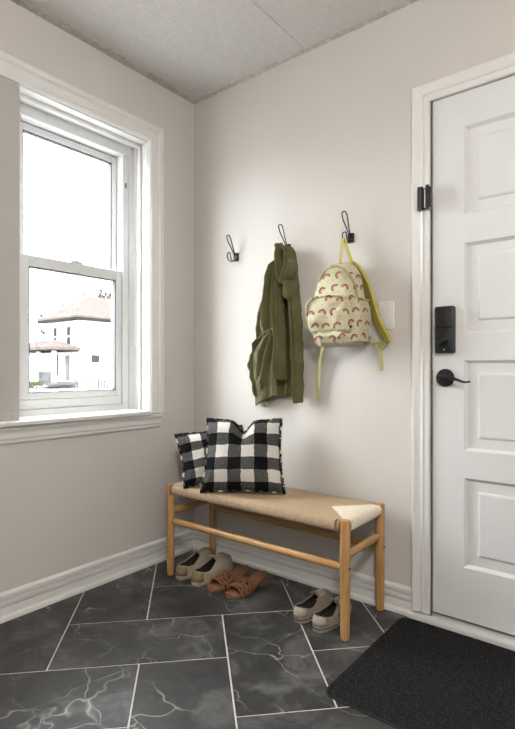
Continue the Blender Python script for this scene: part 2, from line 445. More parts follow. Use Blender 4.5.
b.disc((x0+.034,-.030,1.064),(0,-1,0),.006,.008,16)
b.build('thumb_turn', BLACKG, lk, smooth=True, ang=35)
b = MB(); b.disc((x0+.036,-.0235,1.034),(0,-1,0),.0035,.0012,16); b.build('keyhole_cap', STEEL, lk, smooth=True)
# lever
b = MB(); cx = 1.3425-1.296; cz = .929
for r0,r1,h0,h1 in ((.0335,.0335,0,.006),(.0335,.029,.006,.011),(.029,.014,.011,.0125)):
    b.disc((cx,-h0,cz),(0,-1,0),r0,h1-h0,36,r2=r1)
lv = b.build('door_handle', BLACKG, door, smooth=True, ang=30)
b = MB(); b.disc((cx,-.0115,cz),(0,-1,0),.0115,.040,20)
pt = spline([(cx-.006,-.050,cz+.001),(cx+.012,-.052,cz+.002),(cx+.035,-.053,cz+.001),(cx+.058,-.052,cz-.006),(cx+.082,-.051,cz-.014),(cx+.104,-.052,cz-.012)],6)
b.tube(pt, [lerp(.0098,.0030,sm(k/(len(pt)-1))) for k in range(len(pt))], 12)
b.build('lever', BLACKG, lv, smooth=True, ang=50)
b = MB(); b.box(-.0026,-.0003,.002,.03,.90,.958); b.build('latch_plate', BRASS, door)

# swing latch on the casing
lt = thing('swing_latch', 'small black swing-bar guard latch screwed to the door casing, above the keypad lock', 'door latch', (1.253,-.0218,1.610))
b = MB(); rbox(b, -.006,.030,-.041,.041, .001,-.005,.005,bev=.002); lp = b.build('mounting_plate', BLACKG, lt, smooth=True, ang=35)
b = MB(); b.tube([(.006,-.013,-.043),(.006,-.013,.043)], .0105, 16); b.build('barrel', BLACKG, lt, smooth=True, ang=50)
b = MB(); b.box(.028,.036,-.016,0,-.041,.041); b.box(.036,.048,-.019,-.012,-.038,.038)
b.tube([(.034,-.016,.034),(.034,-.016,.046)], .007, 12); b.build('hinged_flap', BLACKG, lt, bevel=.0015)
b = MB(); b.box(.018,.0225,-.0075,-.004,-.036,.036); b.build('steel_pin', STEEL, lt, bevel=.001)

# ------------------------------------------------------------------ window 1
P_C = [(0,0),(0,.010),(.006,.013),(.010,.017),(.016,.017),(.020,.014),(.052,.016),(.056,.020),(.060,.024),(.080,.024),(.086,.020),(.086,0)]
casing('trim_5', [(-.312,.745),(-.312,2.083),(-1.248,2.083),(-1.248,.745)], [(1,0),(1,1),(-1,1),(-1,0)], P_C, lambda a,z,h:(h,a,z))
# reveal: jamb and head boards
b = MB(); b.box(-.102,.0,-.316,-.2995,.74,2.092); b.box(-.102,.0,-.96,-.316,2.075,2.092)
b.box(-.06,-.045,-.33,-.316,.76,2.075); b.box(-.06,-.045,-.955,-.316,2.058,2.075)
struct(b.build('trim_6', TRIM, bevel=.002))
# stool and apron
b = MB(); b.box(-.105,0,-.955,-.30,.742,.760); b.box(0,.046,-1.32,-.332,.742,.760)
struct(b.build('trim_7', TRIM, bevel=.004, seg=3))
AP = [(.0,.742),(.026,.742),(.026,.728),(.020,.720),(.017,.712),(.017,.694),(.013,.688),(.012,.678),(.008,.672),(0,.672)]
b = MB(); b.grid([[(a,-1.335,z) for a,z in AP],[(a,-.245,z) for a,z in AP]], True, 0, True, True); struct(b.build('trim_8', TRIM))
# painted mullion board that covers the left part of the opening
b = MB(); b.box(-.150,.006,-1.2595,-.955,.7605,2.083)
mb = struct(b.build('trim_11', PANEL, bevel=.002))
b = MB()
for y,z in ((-.985,.80),(-.985,.775)): b.disc((.0058,y,z),(1,0,0),.003,.0008,12)
b.build('nail_head', simple('filled_nail',(.3,.28,.26),.7), mb)

win = thing('window_1', None, None, (-.1,-.63,.76), kind='structure')
OY, OZ = .63, -.76
def wbox(b, x0,x1,y0,y1,z0,z1,m=0): b.box(x0+.1,x1+.1,y0+OY,y1+OY,z0+OZ,z1+OZ,m)
b = MB()
wbox(b,-.20,-.10,-.352,-.3165,.7605,2.0745); wbox(b,-.20,-.104,-.386,-.352,.7605,2.02); wbox(b,-.20,-.10,-.9545,-.352,2.02,2.0745)
wbox(b,-.20,-.104,-.9545,-.386,.7605,.790); wbox(b,-.20,-.115,-.9545,-.386,.790,.832)
wbox(b,-.20,-.104,-.9545,-.893,.790,2.02)
b.build('frame', VINYL, win, bevel=.003)
def sash(xf, xb, y0, y1, z0, z1, gy0, gy1, gz0, gz1, name):
    b = MB(); e = .012
    wbox(b,xb,xf,gy1,y1,z0,z1); wbox(b,xb,xf,y0,gy0,z0,z1); wbox(b,xb,xf,gy0,gy1,z0,gz0); wbox(b,xb,xf,gy0,gy1,gz1,z1)
    s = b.build(name, VINYL, win, bevel=.004)
    b = MB(); xg = (xf+xb)/2
    for q in ((gy0,gy0+.004,gz0,gz1),(gy1-.004,gy1,gz0,gz1),(gy0+.004,gy1-.004,gz0,gz0+.004),(gy0+.004,gy1-.004,gz1-.004,gz1)): wbox(b,xg-.006,xf-.003,*q)
    b.build('gasket', GASKET, s)
    b = MB(); wbox(b,xg-.003,xg+.003,gy0+.001,gy1-.001,gz0+.001,gz1-.001); b.build('glass', GLASS, s)
    return s
lo = sash(-.113,-.150,-.892,-.387,.833,1.447,-.856,-.418,.860,1.398,'lower_sash')
up = sash(-.152,-.190,-.892,-.387,1.40,2.018,-.862,-.415,1.44,1.985,'upper_sash')
b = MB(); wbox(b,-.128,-.112,-.66,-.60,1.447,1.456); wbox(b,-.120,-.110,-.64,-.62,1.456,1.462); b.build('sash_lock', VINYL, lo, bevel=.002)
b = MB(); wbox(b,-.1035,-.1015,-.372,-.365,1.86,1.885); b.build('tilt_latch', GASKET, win)


# ------------------------------------------------------------------ wall hooks
def make_hook():
    h = thing('coat_hook', '', 'coat hook', (0,0,0))
    b = MB(); rbox(b,-.014,.014,-.020,.020,0,-.010,.004,bev=.002)
    b.disc((0,-.010,.011),(0,-1,0),.0045,.003,14); b.disc((0,-.010,-.011),(0,-1,0),.0045,.003,14)
    b.build('wall_plate', BLACK, h, smooth=True, ang=35)
    def loop(side, w):
        # side: list of (y,z) ; w: half spread per point -> loop wire
        L = [(-ww,y,z) for (y,z),ww in zip(side,w)]; R = [(ww,y,z) for (y,z),ww in zip(side,w)]
        return spline(L+R[::-1], 5)
    b = MB(); b.tube(loop([(-.010,.006),(-.022,.020),(-.036,.042),(-.052,.068),(-.063,.090),(-.066,.097)],[.004,.004,.006,.0105,.010,.0045]), .0026, 8)
    b.build('upper_hook', BLACK, h, smooth=True, ang=60)
    b = MB(); b.tube(loop([(-.010,-.006),(-.020,-.020),(-.036,-.026),(-.052,-.020),(-.060,-.004),(-.060,.010),(-.058,.014)],[.004,.005,.007,.009,.010,.008,.0035]), .0026, 8)
    b.build('lower_hook', BLACK, h, smooth=True, ang=60)
    return h
HK = make_hook(); HZ = 1.525; HX = (.305,.622,.948)
for i, lab in enumerate(('black wire coat hook left empty on the back wall, nearest the window','black wire coat hook carrying the olive green jacket','black wire coat hook holding up the rainbow print backpack')):
    h = HK if i == 0 else copy_tree(HK)
    h.location = (HX[i], .0006, HZ - .004*i); h['label'] = lab; h['group'] = 'wire coat hooks on the back wall'

# light switch
sw = thing('light_switch', 'white rocker light switch on the back wall, right of the backpack', 'light switch', (1.1075,-.0004,1.179))
b = MB(); rbox(b,-.034,.034,-.0575,.0575,0,-.006,.004,bev=.003); b.build('cover_plate', PLASTIC, sw, smooth=True, ang=35)
b = MB(); b.box(-.0175,.0175,-.0072,-.0055,-.034,.034); b.add([(-.0155,-.0068,-.0315),(.0155,-.0068,-.0315),(.0155,-.0068,.0315),(-.0155,-.0068,.0315),(-.0155,-.0105,-.0315),(.0155,-.0105,-.0315),(.0155,-.0074,.0315),(-.0155,-.0074,.0315)],[(0,1,5,4),(1,2,6,5),(2,3,7,6),(3,0,4,7),(4,5,6,7)])
b.build('rocker', PLASTIC, sw)
for z in (-.048,.048):
    b = MB(); b.disc((0,-.0058,z),(0,-1,0),.0028,.001,12); b.build('screw', PLASTIC, sw)

# ------------------------------------------------------------------ bench
bn = thing('bench', 'light oak bench with a woven paper cord seat against the back wall', 'bench', (0,0,0))
BX0, BX1, BY0, BY1 = .186, 1.100, -.333, -.048; LR = .0185
def leg(x,y,top):
    b = MB(); prof = [(0,.0145),(.012,.0165),(.05,.0175),(.20,LR),(top-.006,LR),(top-.001,LR-.002),(top,LR-.006)]
    b.grid([[(x+math.cos(2*PI*k/24)*r, y+math.sin(2*PI*k/24)*r, z+.004) for k in range(24)] for z,r in prof], True, 0, True, True)
    l = b.build('leg', WZ, bn, smooth=True, ang=40)
    b = MB(); b.disc((x,y,0),(0,0,1),.013,.005,20); b.build('foot_pad', GASKET, l, smooth=True)
    return l
for x in (BX0,BX1):
    for y in (BY0,BY1): leg(x,y,.423)
for y in (BY0,BY1):
    b = MB(); b.tube([(BX0+.016,y,.257),(BX0+.05,y,.257),(BX1-.05,y,.257),(BX1-.016,y,.257)], [.0115,.0145,.0145,.0115], 18); b.build('long_stretcher', WX, bn, smooth=True, ang=50)
for x in (BX0,BX1):
    b = MB(); n=16; rows=[]
    for y,s in ((BY0+.016,.8),(BY0+.04,1),(BY1-.04,1),(BY1-.016,.8)):
        rows.append([(x+math.cos(2*PI*k/n)*.010*s, y, .299+math.sin(2*PI*k/n)*.016*s) for k in range(n)])
    b.grid(rows, True, 0, True, True); b.build('side_stretcher', WY, bn, smooth=True, ang=50)
    for y in (BY0,BY1):
        s = 1 if x > .5 else -1
        b = MB(); b.disc((x+s*(LR-.001),y,.257),(s,0,0),.0045,.0022,14); b.build('bolt_cap', GASKET, bn, smooth=True)
# seat: rails + cords
ST, SB = .4215, .384
b = MB()
for y in (BY0,BY1): b.tube([(BX0+.012,y,.403),(BX1-.012,y,.403)], .0135, 12)
for x in (BX0,BX1): b.tube([(x,BY0+.012,.403),(x,BY1-.012,.403)], .0135, 12)
b.build('seat_rail', WX, bn, smooth=True, ang=50)
cr = .0030; b = MB(); bt = MB(); bv = MB()
ys0, ys1 = BY0-.0165, BY1+.0165; apex = .118; ym = (BY0+BY1)/2; half = (BY1-BY0)/2-.019
def sag(x,y): return ST - .006*math.sin(PI*min(1,max(0,(x-BX0)/(BX1-BX0))))*math.sin(PI*min(1,max(0,(y-ys0)/(ys1-ys0))))
x = BX0+.021; xs = []
while x < BX1-.020: xs.append(x); x += .0060
jit = random.Random(3)
for x in xs:
    d = min(x-BX0-.019, BX1-.019-x)         # distance from the short end
    jz = jit.uniform(-.0006,.0006); jx = jit.uniform(-.0007,.0007)
    def top(ya, yb, n=6): return [(x+jx, lerp(ya,yb,k/n), sag(x,lerp(ya,yb,k/n))+jz) for k in range(n+1)]
    fr = [(x,ys0+.012,SB),(x,ys0+.002,SB+.006),(x+jx,ys0,.400),(x+jx,ys0+.001,ST-.008)]
    bk_ = [(x+jx,ys1-.001,ST-.008),(x+jx,ys1,.400),(x,ys1-.002,SB+.006),(x,ys1-.012,SB)]
    if d >= apex: b.tube(fr+top(ys0+.008,ys1-.008)+bk_, cr, 6, cap=False)
    else:
        w = half*(1-max(0,d)/apex)
        b.tube(fr+top(ys0+.008, ym-w), cr, 6); b.tube(top(ym+w, ys1-.008)+bk_, cr, 6)
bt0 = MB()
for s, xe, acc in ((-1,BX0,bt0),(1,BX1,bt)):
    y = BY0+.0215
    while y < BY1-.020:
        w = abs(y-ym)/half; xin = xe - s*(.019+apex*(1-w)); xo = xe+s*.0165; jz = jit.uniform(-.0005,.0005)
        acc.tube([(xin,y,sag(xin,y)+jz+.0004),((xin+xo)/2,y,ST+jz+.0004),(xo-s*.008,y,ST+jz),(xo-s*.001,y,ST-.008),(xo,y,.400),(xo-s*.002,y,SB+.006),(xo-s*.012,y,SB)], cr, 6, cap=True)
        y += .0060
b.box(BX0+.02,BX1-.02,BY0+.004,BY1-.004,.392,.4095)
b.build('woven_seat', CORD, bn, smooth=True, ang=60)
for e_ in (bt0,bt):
    o = e_.build('end_weave', CORDLIT, bn, smooth=True, ang=60); o['label'] = 'triangle of cord at the seat end, its brighter reflection painted in'
# corner binding at the front right
for x in (BX1-.024, BX0+.024):
    b = MB()
    for dx in (0,.004):
        b.tube([(x-dx,ys0-.003,SB-.002),(x-dx,ys0-.0045,.400),(x-dx,ys0-.002,ST+.001),(x-dx,ys0+.01,ST+.004)], .0022, 6)
    b.build('corner_binding', TAN, bn, smooth=True, ang=60)

# ------------------------------------------------------------------ pillows
def pillow(label, bl, e1, lean, W, H, TH, notch, roll=0, seed=0, top=1.):
    root = thing('throw_pillow', label, 'pillow', bl, group='buffalo check pillows on the bench')
    e1 = Vector((e1[0],e1[1],0)).normalized(); nb = Vector((-e1.y,e1.x,0))      # nb points away from the viewer
    up = Vector((0,0,math.cos(lean)))+nb*math.sin(lean)
    nf = e1.cross(up)                                       # towards the viewer
    if roll: e1, up = e1*math.cos(roll)+up*math.sin(roll), up*math.cos(roll)-e1*math.sin(roll)
    N = 30
    def P(u, v, s):
        px = u*W/2*(1-.075*(1-v*v)*abs(u)**3); pz = v*H/2*(1-.06*(1-u*u)*abs(v)**3)
        px *= lerp(1, top, (v+1)/2)
        pz -= notch*math.exp(-(u/.20)**2)*sm((v-.1)/.9) 
        px += notch*.30*(-u*math.exp(-(u/.35)**2))*sm((v-.3)/.7)
        t = max(0,(1-u**4)*(1-v**4))**.62*(1+.16*math.sin(1.3+u*3+v*2))
        t *= (1-.50*math.exp(-(u/.13)**2)*sm((v+.1)/1.1)) if notch else 1
        d = TH/2*t + .004*noise.noise((u*3+seed,v*3,s))*t
        d += .010*t*noise.noise((u*1.6+seed, v*1.6, 5+s))
        if v < 0: d *= 1+.18*(-v)*(1-abs(v))*2
        return e1*px + up*(pz+H/2) + nf*(d*s)
    b = MB()
    for s in (1,-1):
        rows = [[P(-1+2*i/N,-1+2*j/N,s) for i in range(N+1)] for j in range(N+1)]
        o = b.grid(rows, False)
        for j in range(N+1):
            for i in range(N+1): b.uv[o+j*(N+1)+i] = (i/N, j/N)
    b.build('cover', CHECK, root, smooth=True, ang=80)
    b = MB(); per = []; M_ = 44
    for k in range(M_): per.append((-1+2*k/M_,-1))
    for k in range(M_): per.append((1,-1+2*k/M_))
    for k in range(M_): per.append((1-2*k/M_,1))
    for k in range(M_): per.append((-1,1-2*k/M_))
    rr = random.Random(seed); n = 7
    pts = [P(u*1.012,v*1.012,0)+Vector((rr.uniform(-1,1),rr.uniform(-1,1),rr.uniform(-1,1)))*.0013 for u,v in per]
    b.tube(pts, [rr.uniform(.0028,.0058) for _ in pts], n, closed=True)
    for i in range(len(pts)+1):
        u,v = per[i%len(per)]
        for k in range(n): b.uv[i*n+k] = ((u+1)/2+.07*math.sin(i*.9), (v+1)/2+.07*math.cos(i*.9))
    b.build('frayed_edge', CHECK, root, smooth=True, ang=80)
    return root
pillow('large black and white checked pillow in front, with a dented top', (.566,-.262,.430), (.287,.205), math.radians(17), .362, .322, .145, .052, seed=2, top=.92)
pillow('smaller checked pillow half hidden behind the other pillow, towards the corner', (.384,-.212,.443), (.545,.825), math.radians(24), .330, .250, .10, 0, roll=.10, seed=9)

# ------------------------------------------------------------------ jacket
JK = thing('jacket', 'olive green hooded cotton jacket hanging from the middle hook', 'jacket', (HX[1],-.03,1.0))
JO = Vector((HX[1],-.03,1.0))
def drape(name, rows, y0, D, ridges, mat, parent, yb=.012, nc=56, nr=80, seed=0, wr=.004, hem=0, po=.55, off=JO, tilt=0):
    """hanging cloth: rows (z,xl,xr); ridges (s_top,s_bot,width,amp,z_from,z_to)"""
    zt, zb = rows[0][0], rows[-1][0]; R = []
    for i in range(nr+1):
        z = lerp(zt, zb, i/nr); q = (zt-z)/(zt-zb); xl, xr = interp(rows, z)[:2]
        dz = 0
        xl += .006*noise.noise((z*22+seed,1,0)); xr += .006*noise.noise((z*22+seed,7,0))
        yy = interp([(r[0],(r[3] if len(r)>3 else 0)) for r in rows], z)[0]
        fr, bk = [], []
        for j in range(nc+1):
            s = j/nc; x = lerp(xl,xr,s)
            prof = max(0,math.sin(PI*min(1,max(0,s))))**po
            d = y0 + yy + D*prof
            for (s0,s1,w,a,z0,z1) in ridges:
                f = sm((z0-z)/.05)*sm((z-z1)/.05) if z0 > z1 else 1
                c = lerp(s0,s1,q)+.030*noise.noise((z*7,s0*20,seed)); 
                d += a*f*(1+.5*noise.noise((z*6,s0*31,seed+9)))*math.exp(-((s-c)/(w*(1+.35*noise.noise((z*8,s0*13,seed+5)))))**2)*min(1,prof*1.3)
            d += wr*prof*(noise.noise((x*26,z*13,seed))+.6*noise.noise((x*60,z*30,seed+4)))
            hz = z - hem*(s-.5)*q**6 - (.006*noise.noise((s*7,seed,2)) if i == nr else 0)
            fr.append(Vector((x,-d,hz))-off)
        for j in range(nc-1,0,-1):
            s = j/nc; x = lerp(xl,xr,s); prof = max(0,math.sin(PI*s))**po
            bk.append(Vector((x,-max(yb, y0+yy-.012-.006*prof),z - hem*(s-.5)*q**6))-off)
        R.append(fr+bk)
    b = MB(); b.grid(R, True, 0, True, True)
    return b.build(name, mat, parent, smooth=True, ang=70)
jr = [(1.507,.590,.660),(1.478,.571,.676),(1.438,.538,.683),(1.393,.516,.690),(1.348,.500,.694),(1.302,.486,.698),(1.256,.473,.704),(1.23,.468,.708),(1.188,.464,.712),(1.141,.470,.714),(1.11,.464,.714),(1.074,.448,.714),(1.036,.436,.714),(.981,.438,.714),(.935,.446,.714),(.889,.450,.714),(.855,.454,.712),(.836,.458,.708)]
body = drape('body', jr, .020, .040, [(.30,.24,.07,.040,1.48,1.10),(.52,.42,.045,.034,1.47,1.12),(.41,.33,.03,-.024,1.44,1.12),(.16,.08,.05,.016,1.34,1.12),(.76,.74,.10,-.042,1.42,.80),(.84,.82,.035,.020,1.40,.80),(.77,.76,.022,-.032,1.40,.80),(.61,.63,.035,-.034,1.36,.78),(.94,.92,.025,.014,1.30,.80)], OLIVE, JK, seed=1, wr=.007, hem=-.018)
slv = drape('sleeve', [(1.42,.604,.628),(1.339,.600,.634),(1.227,.596,.645),(1.15,.600,.651),(1.092,.601,.655),(1.002,.601,.656),(.94,.598,.659),(.918,.596,.661)], .066, .042, [(.25,.3,.12,.016,0,0),(.74,.66,.09,.016,0,0),(.5,.48,.06,-.016,0,0)], OLIVE, JK, yb=.05, nc=28, nr=60, seed=12, wr=.006, hem=.014, po=.8)
b = MB(); b.tube([Vector(p)-JO for p in spline([(.598,-.066,.924),(.61,-.098,.922),(.637,-.106,.919),(.652,-.098,.917),(.661,-.066,.915)],6)], .0032, 8); b.build('cuff_hem', OLIVE, slv, smooth=True)
flp = drape('front_flap', [(1.36,.670,.692),(1.30,.670,.702),(1.224,.675,.714),(1.12,.682,.724),(1.046,.685,.728),(.93,.690,.729),(.835,.694,.728),(.812,.702,.724)], .040, .038, [(.25,.3,.12,.020,0,0),(.76,.74,.10,.018,0,0),(.53,.54,.06,-.024,0,0)], OLIVE, JK, yb=.03, nc=24, nr=60, seed=22, wr=.006, po=.8)
b = MB(); b.tube([Vector(p)-JO for p in spline([(.676,-.075,1.34),(.678,-.078,1.22),(.686,-.078,1.05),(.692,-.076,.93),(.700,-.066,.825)],8)], .0028, 6); b.build('zip_edge', OLIVED, flp, smooth=True)
s2 = drape('sleeve', [(1.275,.490,.520),(1.245,.470,.530),(1.215,.457,.532),(1.185,.449,.530),(1.155,.449,.525),(1.125,.456,.515),(1.095,.468,.500)], .006, .046, [(.35,.5,.14,.014,0,0),(.7,.5,.08,-.014,0,0),(.15,.2,.08,.010,0,0)], OLIVE, JK, yb=.004, nc=24, nr=40, seed=31, wr=.010, po=.8)
# gathered skirt panel below the waist
pk = drape('skirt_panel', [(1.142,.545,.601),(1.125,.510,.602),(1.10,.478,.603),(1.07,.450,.603),(1.036,.428,.603),(.99,.424,.603),(.94,.430,.603),(.89,.438,.602),(.85,.443,.600),(.813,.446,.592)], .022, .050, [(.62,.16,.07,.016,1.15,.90),(.80,.44,.06,.020,1.15,.86),(.92,.72,.06,.014,1.15,.88),(.72,.30,.04,-.014,1.13,.90),(.88,.58,.035,-.014,1.13,.9),(.30,.10,.08,.012,1.02,.84)], OLIVE, JK, yb=.02, nc=60, nr=60, seed=41, wr=.009, hem=-.055, po=.75)
drape('gathered_edge', [(1.105,.488,.494),(1.08,.464,.480),(1.055,.443,.474),(1.03,.430,.474),(.99,.426,.476),(.95,.431,.482),(.91,.438,.488),(.875,.446,.492),(.845,.458,.486),(.835,.466,.480)], .030, .036, [(.35,.45,.14,.012,0,0),(.75,.6,.10,-.010,0,0)], OLIVE, pk, yb=.03, nc=26, nr=70, seed=77, wr=.022, po=.7)
b = MB(); b.tube([Vector(p)-JO for p in spline([(.480,-.050,1.100),(.515,-.070,1.117),(.55,-.084,1.130),(.585,-.090,1.143),(.604,-.092,1.150)],6)], [.004+.002*math.sin(k*1.9) for k in range(25)], 8); b.build('waist_gather', OLIVE, JK, smooth=True, ang=70)
# hood: two hanging folds around a hollow with its shade painted dark
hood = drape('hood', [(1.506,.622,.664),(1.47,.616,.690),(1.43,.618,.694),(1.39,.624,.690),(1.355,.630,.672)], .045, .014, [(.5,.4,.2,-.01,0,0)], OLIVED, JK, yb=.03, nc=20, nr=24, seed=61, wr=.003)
drape('hood_fold', [(1.514,.618,.642),(1.49,.606,.638),(1.45,.604,.634),(1.41,.610,.638),(1.375,.620,.646),(1.348,.632,.652)], .050, .048, [(.4,.5,.15,.010,0,0),(.75,.8,.1,-.008,0,0)], OLIVE, hood, yb=.04, nc=22, nr=40, seed=63, wr=.006, po=.85)
drape('hood_fold', [(1.512,.650,.676),(1.485,.655,.694),(1.45,.654,.700),(1.41,.644,.697),(1.375,.634,.686),(1.352,.630,.664),(1.342,.634,.652)], .050, .050, [(.45,.3,.12,.014,0,0),(.8,.7,.1,.010,0,0),(.63,.5,.07,-.012,0,0)], OLIVE, hood, yb=.04, nc=26, nr=44, seed=65, wr=.007, po=.85, hem=.012)
b = MB(); b.tube([Vector(p)-JO for p in spline([(.640,-.080,1.515),(.625,-.070,1.522),(.617,-.088,1.521),(.611,-.07,1.522),(.60,-.06,1.505)],5)], .010, 10); b.build('hanging_loop', OLIVE, JK, smooth=True)
drape('collar', [(1.356,.674,.690),(1.338,.662,.702),(1.312,.652,.706),(1.292,.655,.700),(1.276,.664,.690)], .060, .050, [(.4,.3,.12,.010,0,0),(.7,.8,.1,.008,0,0)], OLIVE, JK, yb=.04, nc=18, nr=18, seed=51, wr=.009, hem=.02, po=.9)
b = MB(); b.tube([Vector(p)-JO for p in spline([(.535,-.06,.825),(.540,-.062,.80),(.546,-.058,.792)],5)], .0025, 6); b.build('hem_cord', YELP, JK, smooth=True)

# ------------------------------------------------------------------ backpack
BO = Vector((.95,-.02,1.06))
BPK = thing('backpack', 'small cream backpack with a rainbow print and yellow straps on the right hook', 'backpack', BO)
def se(cx, cy, a, b_, n, N=48):
    out = []
    for k in range(N):
        t = 2*PI*k/N; c, s = math.cos(t), math.sin(t)
        out.append((cx+a*math.copysign(abs(c)**(2/n),c), cy+b_*math.copysign(abs(s)**(2/n),s)))
    return out
def wrk(x,y,z,a,seed): return 2.2*a*(noise.noise((x*16,y*16,z*16+seed))+.5*noise.noise((x*38,y*38,z*38+seed)))
# rows: z, xl, xr, yfront, yback, exponent
br = [(1.398,.938,.972,-.090,-.055,2.2),(1.393,.922,.986,-.115,-.040,2.3),(1.378,.902,1.006,-.138,-.030,2.6),(1.350,.880,1.022,-.152,-.026,3),(1.310,.862,1.033,-.160,-.024,3.2),(1.265,.851,1.040,-.165,-.024,3.5),(1.20,.846,1.044,-.168,-.024,3.5),(1.14,.848,1.045,-.168,-.024,3.5),(1.095,.853,1.043,-.166,-.025,3.5),(1.068,.858,1.040,-.160,-.028,3.2),(1.058,.868,1.030,-.150,-.036,3)]
b = MB(); R = []; nz = 60
for i in range(nz+1):
    z = lerp(1.398,1.058,i/nz); xl,xr,yf,yb,e = interp(br, z)
    ring = se((xl+xr)/2,(yf+yb)/2,(xr-xl)/2,(yb-yf)/2,e,64)
    row = []
    for x,y in ring:
        w = wrk(x,y,z,.006,3); cx = (xl+xr)/2
        y2 = y - (w if y < -.05 else 0); x2 = x+w*.6*(1 if x>cx else -1)
        z2 = z + .012*(x-.95)/.1*sm((1.12-z)/.06)*.5
        row.append(Vector((x2,y2,z2))-BO)
    R.append(row)
b.grid(R, True, 0, True, True); mainb = b.build('main_compartment', PRINT, BPK, smooth=True, ang=60)
# piping / zip that arches over the front
def rimpt(z, frac):   # frac 0 left .. 1 right along the front at height z
    xl,xr,yf,yb,e = interp(br, z); return xl,xr,yf
b = MB(); pts = []
for k in range(41):
    a = PI*(1-k/40); x = .948+.092*math.cos(a)*1.02; z = 1.21+.165*math.sin(a)**.8
    xl,xr,yf,yb,e = interp(br,z); s = abs((x-(xl+xr)/2)/((xr-xl)/2)); s = min(.999,s)
    y = (yf+yb)/2-(yb-yf)/2*(1-s**e)**(1/e)
    pts.append(Vector((x,y-.004,z))-BO)
b.tube(pts, .0036, 8); b.build('zip', simple('dusty_zip',(.42,.36,.20),.7), BPK, smooth=True)
# front pocket: lower two thirds, bulging out
fp = [(1.252,.905,1.000,-.176),(1.248,.885,1.018,-.184),(1.236,.862,1.028,-.190),(1.215,.845,1.032,-.193),(1.18,.838,1.035,-.196),(1.14,.838,1.036,-.197),(1.115,.842,1.036,-.190),(1.105,.848,1.035,-.180)]
b = MB(); R = []
for i in range(41):
    z = lerp(1.252,1.105,i/40); xl,xr,yf = interp(fp,z)
    ring = se((xl+xr)/2,(yf-.10)/2,(xr-xl)/2,abs(yf+.10)/2,3.2,56)
    row = []
    for x,y in ring:
        w = wrk(x,y,z,.007,11)+.006*math.sin((x*.6+z)*70)*sm((1.15-z)/.06)
        row.append(Vector((x,y-(w if y<-.14 else 0),z+.02*(.93-x)*sm((z-1.2)/.05)))-BO)
    R.append(row)
b.grid(R, True, 0, True, True); fpo = b.build('front_pocket', PRINT, BPK, smooth=True, ang=60)
b = MB(); pts = []
for k in range(40):
    t = k/39
    pts.append(Vector(spline([(.836,-.150,1.150),(.834,-.170,1.185),(.846,-.186,1.222),(.872,-.190,1.244),(.93,-.186,1.253),(.99,-.182,1.250),(1.022,-.178,1.236)],8)[int(t*48)])-BO)
b.tube(pts, .0055, 10); b.build('pocket_flap_edge', PRINT, fpo, smooth=True)
b = MB(); b.box(1.040-BO.x,1.048-BO.x,-.190-BO.y,-.178-BO.y,1.120-BO.z,1.130-BO.z); b.build('zip_puller', BLACKG, fpo, bevel=.002)
# gathered base panel
bp = [(1.112,.846,1.043,-.176),(1.09,.846,1.046,-.182),(1.068,.856,1.042,-.174),(1.056,.866,1.034,-.160)]
b = MB(); R = []
for i in range(19):
    z = lerp(1.112,1.056,i/18); xl,xr,yf = interp(bp,z)
    R.append([Vector((x, y-(wrk(x,y,z,.006,21)+.003*math.sin(x*190) if y<-.1 else 0), z+.006*noise.noise((x*20,1,1))))-BO for x,y in se((xl+xr)/2,(yf-.03)/2,(xr-xl)/2,abs(yf+.03)/2,3.4,60)])
b.grid(R, True, 0, True, True); b.build('base_panel', PRINT, BPK, smooth=True, ang=60)
# side pocket on the right
b = MB(); R = []
for i in range(25):
    q = i/24; z = lerp(1.236,1.072,q); o_ = .012+.012*math.sin(PI*min(1,q*1.1))
    R.append([Vector((1.034+max(-.02,.02*0+x), y, z))-BO for x,y in [(a[0]+wrk(a[0],a[1],z,.004,31),a[1]) for a in se(0,-.100,.012+o_,.062,3,36)]])
b.grid(R, True, 0, True, True); spk = b.build('side_pocket', PRINT, BPK, smooth=True, ang=60)
b = MB(); b.tube([Vector((1.034+x,y,1.237))-BO for x,y in se(0,-.100,.0245,.062,3,36)], .004, 8, closed=True); b.build('elastic_hem', PRINT, spk, smooth=True)
# straps
def strap(name, pts, w, t, side, mat, n=6):
    b = MB(); P = spline(pts, n); m = len(P)
    ww = [interp([(1-k/(len(w)-1), w[k]) for k in range(len(w))], 1-i/(m-1))[0] for i in range(m)] if isinstance(w, list) else w
    b.ribbon([p-BO for p in P], ww, t, side, 0); return b.build(name, mat, BPK, smooth=True, ang=50, bevel=.001)
strap('hanging_loop', [(.942,-.088,1.388),(.944,-.084,1.42),(.946,-.080,1.455),(.943,-.066,1.496),(.940,-.056,1.506),(.944,-.048,1.496),(.958,-.050,1.455),(.972,-.052,1.42),(.982,-.054,1.384)], .016, .0022, [(1,-.5,0)]*49, YEL)
strap('shoulder_strap', [(.975,-.040,1.395),(1.000,-.036,1.368),(1.035,-.030,1.30),(1.060,-.028,1.22),(1.082,-.034,1.16),(1.110,-.045,1.115),(1.134,-.056,1.086),(1.140,-.062,1.068)], [.040,.046,.046,.044,.040,.034,.028], .012, (.8,-.6,0), YEL)
strap('shoulder_strap', [(.925,-.034,1.395),(.885,-.022,1.34),(.872,-.018,1.25),(.872,-.016,1.15),(.880,-.016,1.09)], .034, .008, (1,0,0), YEL)
strap('webbing_strap', [(1.040,-.040,1.065),(1.060,-.050,1.090),(1.082,-.058,1.078),(1.100,-.064,1.050),(1.118,-.066,1.040),(1.136,-.064,1.056)], .020, .0024, (.4,-.9,.1), YELP)
strap('webbing_strap', [(1.098,-.070,1.068),(1.108,-.068,1.050),(1.110,-.060,1.00),(1.109,-.052,.965),(1.109,-.050,.955)], .019, .0024, (1,-.2,0), YELP)
